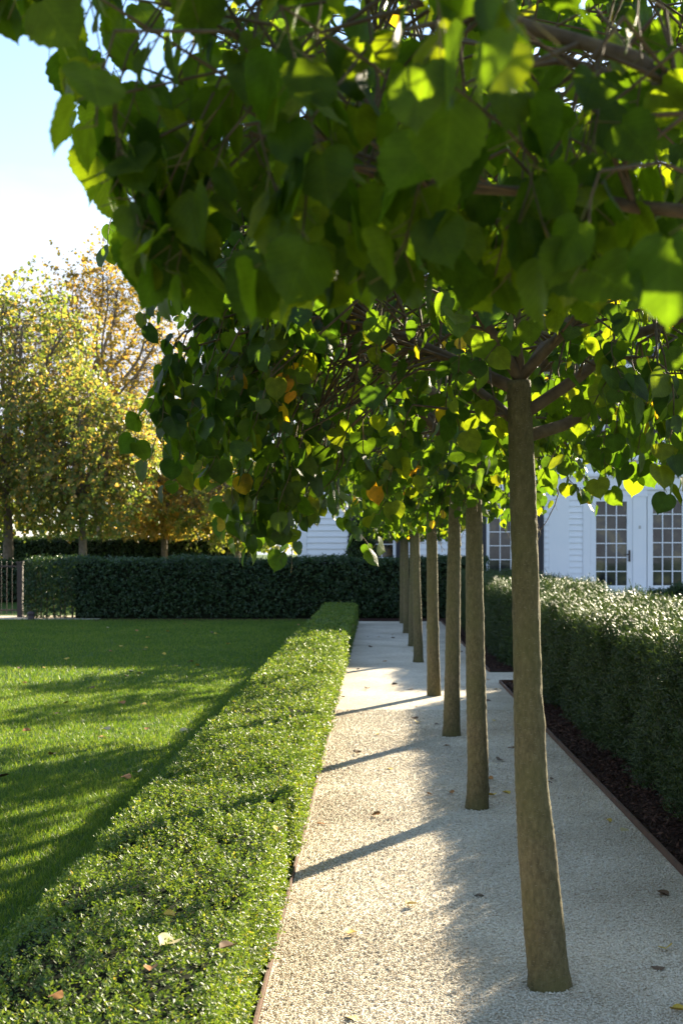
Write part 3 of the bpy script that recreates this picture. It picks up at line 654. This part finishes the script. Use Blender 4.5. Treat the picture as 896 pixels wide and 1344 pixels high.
def shrub(name, c, rad, n, sz, label, seed, mat='holly', cat='shrub', shape='ball'):
    r = empty(name, (c[0], c[1], 0)); tag(r, label, cat); g = np.random.default_rng(seed)
    d = unit(g.normal(0, 1, (n, 3))); d = d[d[:, 2] > -0.75]
    taper = np.ones(len(d))
    P = d * np.array(rad)
    if shape == 'cone':
        h = (P[:, 2] + rad[2]) / (2 * rad[2]); P[:, :2] *= (1.25 - 0.95 * h)[:, None]
    P = P * g.uniform(0.86, 1.03, (len(P), 1)); P[:, 2] += c[2]; nr = unit(d)
    mb = MB()
    for k in range(5):
        tip = unit(nr * 0.8 + g.normal(0, 0.7, P.shape) + np.array([0, 0, 0.2])); sd, tpv, nm = frame(tip, nr + g.normal(0, 0.5, P.shape))
        mb.instances(OVAL[0], OVAL[1], P + g.normal(0, sz * 0.4, P.shape), sd, tpv, nm, sz * g.uniform(0.7, 1.2, len(P)))
    mb.build('foliage', M[mat], r)
    th = np.linspace(-np.pi / 2, np.pi / 2, 10); mb = MB()
    zz = c[2] + np.sin(th) * rad[2] * 0.88; rr = np.maximum(0.02, np.cos(th) * rad[0] * 0.85)
    if shape == 'cone': rr *= 1.25 - 0.95 * (np.sin(th) + 1) / 2
    mb.tube(np.stack([np.zeros(10), np.zeros(10), np.maximum(zz, 0.0) + np.arange(10) * 1e-4], 1), rr, 14); mb.build('inner_twigs', M['core'], r)
shrub('boxwood_ball', (gx(688, 31), 31, 0.56), (0.57, 0.57, 0.57), 1500, 0.05, 'rounded dark boxwood below the shuttered window, behind the foremost trunk', 31)
shrub('boxwood_ball', (gx(893, 29), 29.0, 0.42), (0.36, 0.36, 0.40), 900, 0.05, 'small rounded boxwood at the right edge in front of the white glazed wall', 32)
shrub('conifer_shrub', (gx(474, 32.6), 32.6, 1.35), (0.46, 0.46, 1.38), 1700, 0.07, 'dark upright conifer against the white house wall', 33, 'yew', 'shrub', 'cone')

# ---------------------------------------------------------------- trees beyond the hedge
def bg_tree(name, px, Y, crown_px, crown_py, mat, label, seed, ntwig, nleaf=11, lsize=0.15, hole=0.0, sparse=False, depth=None, tw=0.7, inner=0.35):
    X = gx(px, Y); r = empty(name, (X, Y, 0)); tag(r, label, 'tree', 'trees beyond the far hedge')
    cx = gx((crown_px[0] + crown_px[1]) / 2, Y) - X; rx = (crown_px[1] - crown_px[0]) / 2 / F * Y
    z1, z0 = gz(crown_py[0], Y), gz(crown_py[1], Y); zc, rz = (z0 + z1) / 2, (z1 - z0) / 2
    g = np.random.default_rng(seed); crot = np.array([0, 0, max(1.6, z0 + 0.15 * (z1 - z0))])
    mb = MB(); tr = 0.055 + 0.011 * z1
    mb.tube([(0, 0, 0), (0.03, 0, crot[2] * 0.5), tuple(crot)], [tr * 1.2, tr, tr * 0.75], 9)
    limbs = []
    for k in range(13 if sparse else 10):
        a = 2 * np.pi * k / 10 + g.uniform(-.3, .3); e = g.uniform(0.1, 1.35)
        end = np.array([cx, 0, zc]) + np.array([rx * math.cos(a) * math.cos(e), rx * math.sin(a) * math.cos(e), rz * math.sin(e) * 0.9]) * 0.92
        limbs.append((crot + np.array([0, 0, g.uniform(0, 0.45) * (z1 - crot[2])]) * 1.0, end))
    limbs.append((crot, np.array([cx, 0, z1 - 0.1 * rz])))
    mb.build('trunk', M['greybark'], r)
    wood, stalk, leaf = make_crown(seed, crot, (cx, 0, zc), (rx, depth or rx, rz), z0 - 0.2, ntwig, nleaf, lsize, LOW, limb_r=tr * (0.55 if not sparse else 0.42), limbs=limbs, hole=hole, twiglen=tw, inner=inner, power=2.0, droop=0.5, twr=0.0045)
    leaf.build('crown', M[mat], r); wood.build('branches', M['greybark'], r)
bg_tree('maple_tree', 10, 42, (-120, 128), (372, 698), 'gold', 'tall yellow-green tree at the left edge, rising above the far hedge', 71, 1500, 11, 0.115, 1.2)
bg_tree('maple_tree', 108, 41, (25, 205), (500, 696), 'gold', 'lower golden tree with a thin trunk, right of the tall yellow-green one', 72, 900, 11, 0.112, 1.2)
bg_tree('tall_tree', 128, 54, (30, 238), (340, 640), 'russet', 'tall airy tree with bare limbs showing between sparse brown leaves', 73, 1250, 8, 0.13, 0.9, True, tw=0.9)
bg_tree('russet_tree', 215, 46, (128, 305), (568, 698), 'bronze', 'low orange-brown tree above the dark far hedge', 74, 1000, 11, 0.12, 1.5)
bg_tree('dark_tree', 311, 44, (232, 410), (588, 712), 'olive', 'dark olive tree half hidden behind the drooping linden leaves', 75, 480, 11, 0.13, 0.9)
bg_tree('distant_tree', -40, 62, (-160, 110), (560, 735), 'olive', 'distant dull green tree behind the tall yellow-green one', 76, 600, 10, 0.2, 1.2)
bg_tree('distant_tree', 180, 64, (80, 300), (600, 735), 'olive', 'distant dull tree between the golden and the orange-brown trees', 77, 600, 10, 0.2, 1.2)

# ---------------------------------------------------------------- house
HY = 34.0
def hx(px): return gx(px, HY)
def hz(py): return gz(py, HY)
house = empty('white_house', (6, HY, 0)); tag(house, 'white clapboard house with glazed doors and navy shutters behind the hedges', 'house')
ho = (-6.0, -HY, 0.0)
XL, XR, YB, EAVE = hx(392), 18.0, 39.6, 6.25
def hb(name, boxes, mat, parent=None):
    mb = MB()
    for b in boxes: mb.box(*b)
    return mb.build(name, M[mat], house if parent is None else parent, ho if parent is None else (0, 0, 0), smooth=False)
def clapboards(mb, x0, x1, z0, z1, y, step=0.155):
    z = z0
    while z < z1 - 1e-4:
        zt = min(z + step, z1)
        V = [(x0, y - 0.034, z), (x1, y - 0.034, z), (x1, y - 0.005, zt), (x0, y - 0.005, zt), (x0, y, z), (x1, y, z)]
        mb.add(V, [(0, 1, 2), (0, 2, 3), (4, 5, 1), (4, 1, 0)]); z = zt
openings = [(hx(468), hx(519), hz(754), hz(640)), (hx(638), hx(702), hz(757), hz(640)), (hx(764), 14.0, 0.0, hz(640)), (hx(720), hx(746), 0.0, hz(640)),
            (hx(468), hx(519), 3.9, 5.6), (hx(638), hx(702), 3.9, 5.6), (hx(790), hx(850), 3.9, 5.6)]
xs = sorted({XL + 0.2, XR} | {o[0] for o in openings} | {o[1] for o in openings})
mb = MB()
mb.box(XL, XR, HY + 0.08, YB, 0.0, EAVE)
for a, b in zip(xs[:-1], xs[1:]):
    zs = sorted([(o[2], o[3]) for o in openings if o[0] <= a + 1e-6 and o[1] >= b - 1e-6]); z = 0.35
    for z0, z1 in zs + [(EAVE, EAVE)]:
        if z0 > z + 0.01: clapboards(mb, a, b, z, z0, HY)
        z = max(z, z1)
mb.build('wall', M['white'], house, ho, smooth=False)
hb('foundation', [(XL + 0.02, XR, HY - 0.004, HY + 0.07, 0, 0.347)], 'stone')
hb('corner_board', [(XL - 0.03, XL + 0.198, HY - 0.045, HY + 0.3, 0.02, EAVE - 0.302)], 'white')
hb('cornice', [(XL - 0.35, XR, HY - 0.4, HY - 0.05, EAVE - 0.18, EAVE), (XL - 0.1, XR, HY - 0.08, HY - 0.03, EAVE - 0.30, EAVE - 0.182)], 'white')
hb('belt_course', [(hx(716), XR, HY - 0.14, HY - 0.026, hz(626), hz(622)), (hx(718), XR, HY - 0.08, HY - 0.026, hz(640), hz(626.2)), (hx(717), XR, HY - 0.10, HY - 0.026, hz(643), hz(640.2))], 'white')
mb = MB()
V = [(XL - 0.35, HY - 0.4, EAVE), (XR, HY - 0.4, EAVE), (XR, YB + 0.4, EAVE), (XL - 0.35, YB + 0.4, EAVE), (XL + 2.2, 36.8, 8.0), (XR - 2.0, 36.8, 8.0)]
mb.add(V, [(0, 1, 5), (0, 5, 4), (2, 3, 4), (2, 4, 5), (3, 0, 4), (1, 2, 5)]); mb.build('roof', M['roof'], house, (ho[0], ho[1], 0.004), smooth=False)
def window(x0, x1, z0, z1, cols_, rows_, shut=None, name='window', fr=0.07, wd=0.022):
    bx = [(x0, x0 + fr, HY - 0.04, HY + 0.05, z0, z1), (x1 - fr, x1, HY - 0.04, HY + 0.05, z0, z1), (x0 + fr, x1 - fr, HY - 0.04, HY + 0.05, z1 - fr, z1), (x0 + fr, x1 - fr, HY - 0.04, HY + 0.05, z0, z0 + fr * 1.2)]
    a0, a1, c0, c1 = x0 + fr, x1 - fr, z0 + fr * 1.2, z1 - fr
    for i in range(1, cols_): x = a0 + (a1 - a0) * i / cols_; bx.append((x - wd / 2, x + wd / 2, HY - 0.012, HY + 0.03, c0, c1))
    for j in range(1, rows_): z = c0 + (c1 - c0) * j / rows_; bx.append((a0, a1, HY - 0.010, HY + 0.028, z - wd / 2, z + wd / 2))
    f = hb(name, bx, 'white')
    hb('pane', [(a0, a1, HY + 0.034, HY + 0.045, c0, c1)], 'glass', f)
    if name == 'window': hb('sill', [(x0 - 0.04, x1 + 0.04, HY - 0.09, HY - 0.0415, z0 - 0.06, z0 + 0.0)], 'white', f)
    if shut:
        for s0 in (x0 - shut - 0.01, x1 + 0.01):
            b = [(s0, s0 + shut, HY - 0.05, HY - 0.036, z0, z1)]
            b += [(s0 + 0.03, s0 + shut - 0.03, HY - 0.062, HY - 0.0505, z0 + 0.08 + 0.062 * k, z0 + 0.12 + 0.062 * k) for k in range(int((z1 - z0 - 0.2) / 0.062))]
            hb('shutter', b, 'navy')
    return f
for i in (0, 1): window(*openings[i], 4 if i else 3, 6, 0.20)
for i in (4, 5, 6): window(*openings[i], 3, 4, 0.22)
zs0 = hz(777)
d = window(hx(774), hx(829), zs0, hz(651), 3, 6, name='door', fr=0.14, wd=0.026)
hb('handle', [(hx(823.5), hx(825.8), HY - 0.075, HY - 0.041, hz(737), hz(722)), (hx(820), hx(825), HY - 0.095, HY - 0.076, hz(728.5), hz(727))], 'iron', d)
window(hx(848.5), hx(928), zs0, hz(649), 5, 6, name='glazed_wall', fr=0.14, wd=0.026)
hb('pilaster', [(hx(720), hx(746), HY - 0.035, HY + 0.07, 0.35, hz(643.2))], 'white')
hb('pilaster', [(hx(829.2), hx(847), HY - 0.085, HY + 0.07, 0.35, hz(643.2)), (hx(828), hx(848.2), HY - 0.10, HY - 0.0855, hz(652), hz(643.4)), (hx(828), hx(848.2), HY - 0.11, HY - 0.0855, hz(783), hz(772))], 'white')
hb('pilaster', [(hx(928.5), hx(948), HY - 0.085, HY + 0.07, 0.35, hz(643.2))], 'white')
hb('door_trim', [(hx(764.2), hx(773.8), HY - 0.055, HY + 0.07, 0.35, hz(643.2)), (hx(774), hx(829), HY - 0.05, HY + 0.07, hz(650.8), hz(643.3)), (hx(848.4), hx(928.2), HY - 0.05, HY + 0.07, hz(648.8), hz(643.3))], 'white')
hb('wall_panel', [(hx(948.2), 14.0, HY - 0.03, HY + 0.07, 0.35, hz(643.2)), (hx(774), hx(829), HY - 0.03, HY + 0.07, 0.35, zs0 - 0.003), (hx(848.5), hx(928), HY - 0.03, HY + 0.07, 0.35, zs0 - 0.003)], 'white')
hb('door_step', [(hx(756), hx(940), HY - 0.75, HY - 0.12, 0.0, 0.30)], 'stone')
# wall lantern stub beside the door
hb('door_bell', [(hx(836.5), hx(839.5), HY - 0.10, HY - 0.0855, hz(694), hz(690))], 'stone')

# ---------------------------------------------------------------- fence, path light
fy = 31.0
px0 = gx(27, fy)
fence = empty('iron_fence', (px0, fy, 0)); tag(fence, 'dark iron picket fence with a stout post at the left edge', 'fence')
fo = (-px0, -fy, 0)
mb = MB(); mb.box(px0 - 0.06, px0 + 0.06, fy - 0.06, fy + 0.06, 0, 1.24); mb.box(px0 - 0.08, px0 + 0.08, fy - 0.08, fy + 0.08, 1.2402, 1.29); mb.build('post', M['iron'], fence, fo, smooth=False)
for z in (0.14, 1.16):
    mb = MB(); mb.box(px0 - 4.0, px0 - 0.061, fy - 0.018, fy + 0.018, z, z + 0.035); mb.build('rail', M['iron'], fence, fo, smooth=False)
for k in range(30):
    x = px0 - 0.19 - 0.125 * k; mb = MB(); mb.tube([(x, fy, 0.06), (x, fy, 0.7), (x, fy, 1.25), (x, fy, 1.30)], [0.009, 0.009, 0.009, 0.001], 6); mb.build('picket', M['iron'], fence, fo)
bx_, by_, _ = ground(41, 814)
pl = empty('path_light', (bx_, by_, 0)); tag(pl, 'short dark bollard path light on the lawn edge beside the fence post', 'path light')
mb = MB(); mb.tube([(0, 0, -0.01), (0, 0, 0.13)], [0.075, 0.075], 14); mb.build('post', M['iron'], pl)
mb = MB(); mb.tube([(0, 0, 0.131), (0, 0, 0.16), (0, 0, 0.185), (0, 0, 0.2)], [0.088, 0.088, 0.06, 0.01], 14); mb.build('cap', M['iron'], pl)

# ---------------------------------------------------------------- fallen leaves
def flat_leaf_mesh(name, mat, curl, seed):
    g = np.random.default_rng(seed); mb = MB(); tv = MID[0].copy(); tv[:, 1] -= 0.5
    mb.instances(tv, MID[1], np.zeros((1, 3)), np.array([[1.0, 0, 0]]), np.array([[0, 1.0, 0]]), np.array([[0, 0, 1.0]]), 1.0, MID[2], np.array([[curl, 0.25 * curl, 0.15]]))
    return mb.mesh(name, mat)
lm = {}
for k, c in (('yellow', (0.62, 0.42, 0.05)), ('pale', (0.60, 0.50, 0.24)), ('orange', (0.42, 0.18, 0.04)), ('brown', (0.15, 0.08, 0.035))):
    m_ = simple('fallen_leaf_' + k, c, 0.6, 0.3, tuple(v * 0.7 for v in c), 30); lm[k] = [flat_leaf_mesh('fallen_leaf', m_, cu, 5) for cu in (0.5, -0.4)]
def fallen(x, y, z, kind, size, label, group=None, tilt=0.25):
    o = bpy.data.objects.new('fallen_leaf', random.choice(lm[kind])); col.objects.link(o)
    o.location = (x, y, z + size * 0.06); o.scale = (size,) * 3
    o.rotation_euler = (random.uniform(-tilt, tilt), random.uniform(-tilt, tilt), random.uniform(0, 6.28)); tag(o, label, 'leaf', group)
for px, py, k, s, lab in ((220, 1240, 'pale', 0.062, 'pale cream fallen leaf, largest one lying on the low box hedge'), (222, 1203, 'yellow', 0.04, 'yellow fallen leaf just behind the large pale leaf on the box hedge'),
                          (298, 1245, 'brown', 0.05, 'brown fallen leaf on the box hedge, right of the pale one'), (198, 1273, 'orange', 0.035, 'small orange fallen leaf on the box hedge, in front of the pale one'),
                          (75, 1304, 'orange', 0.036, 'orange fallen leaf at the lower left corner of the box hedge'), (247, 1038, 'yellow', 0.04, 'yellow fallen leaf far back on the lawn side of the box hedge'),
                          (365, 1090, 'yellow', 0.04, 'yellow fallen leaf on the walk side of the box hedge top')):
    x, y, z = ground(px, py, HZ + 0.025); fallen(x, y, z, k, s, lab, 'fallen leaves on the box hedge')
for px, py, k in ((188, 927, 'yellow'), (35, 965, 'orange'), (135, 971, 'orange'), (290, 945, 'brown'), (120, 905, 'brown'), (215, 862, 'yellow'), (160, 850, 'yellow'), (300, 848, 'yellow'), (250, 870, 'orange'), (60, 880, 'yellow')):
    x, y, z = ground(px, py); fallen(x, y, 0.03, k, 0.07, 'small fallen leaf lying on the mown lawn', 'fallen leaves on the lawn')
for px, py, k in ((462, 1228, 'yellow'), (463, 1338, 'yellow'), (421, 1082, 'orange'), (493, 1072, 'orange'), (512, 1076, 'brown'), (591, 1043, 'orange'), (545, 945, 'brown'), (548, 950, 'yellow'), (572, 951, 'brown'), (669, 982, 'brown'),
                  (645, 1046, 'yellow'), (643, 1025, 'orange'), (663, 1043, 'yellow'), (628, 1176, 'brown'), (873, 1249, 'yellow'), (864, 1272, 'brown'), (871, 1175, 'brown'), (868, 1176, 'brown'), (890, 1330, 'yellow'), (480, 905, 'brown'),
                  (468, 880, 'brown'), (505, 868, 'orange'), (518, 900, 'brown'), (486, 850, 'brown'), (515, 838, 'brown'), (540, 905, 'orange'), (640, 920, 'brown'), (600, 905, 'brown'), (470, 990, 'brown'), (655, 1000, 'brown'), (540, 1190, 'pale'), (820, 1090, 'pale')):
    x, y, z = ground(px, py)
    if PL < x < PR: fallen(x, y, 0.008, k, 0.05 if y < 9 else 0.065, 'small fallen leaf lying on the pale gravel walk', 'fallen leaves on the gravel')

for _ in range(34):
    Y = random.uniform(8, 28); X = random.uniform(-0.28 * Y, -1.4)
    fallen(X, Y, 0.03, random.choice(['yellow', 'brown', 'orange', 'pale']), random.uniform(0.05, 0.075), 'small fallen leaf lying on the mown lawn', 'fallen leaves on the lawn')
for _ in range(26):
    Y = random.uniform(5, 27); X = random.choice([random.uniform(PL + 0.03, PR - 0.05), random.uniform(PR - 0.35, PR - 0.04)])
    fallen(X, Y, 0.008, random.choice(['yellow', 'brown', 'brown', 'orange']), random.uniform(0.03, 0.05), 'small fallen leaf lying on the pale gravel walk', 'fallen leaves on the gravel')

# ---------------------------------------------------------------- render settings
scene.view_settings.view_transform = 'Standard'; scene.view_settings.look = 'None'; scene.view_settings.exposure = 0; scene.view_settings.gamma = 1
scene.render.engine = 'CYCLES'
cy = scene.cycles
cy.max_bounces = 7; cy.diffuse_bounces = 4; cy.glossy_bounces = 2; cy.transmission_bounces = 4; cy.transparent_max_bounces = 4
cy.use_denoising = True
cy.sample_clamp_indirect = 6
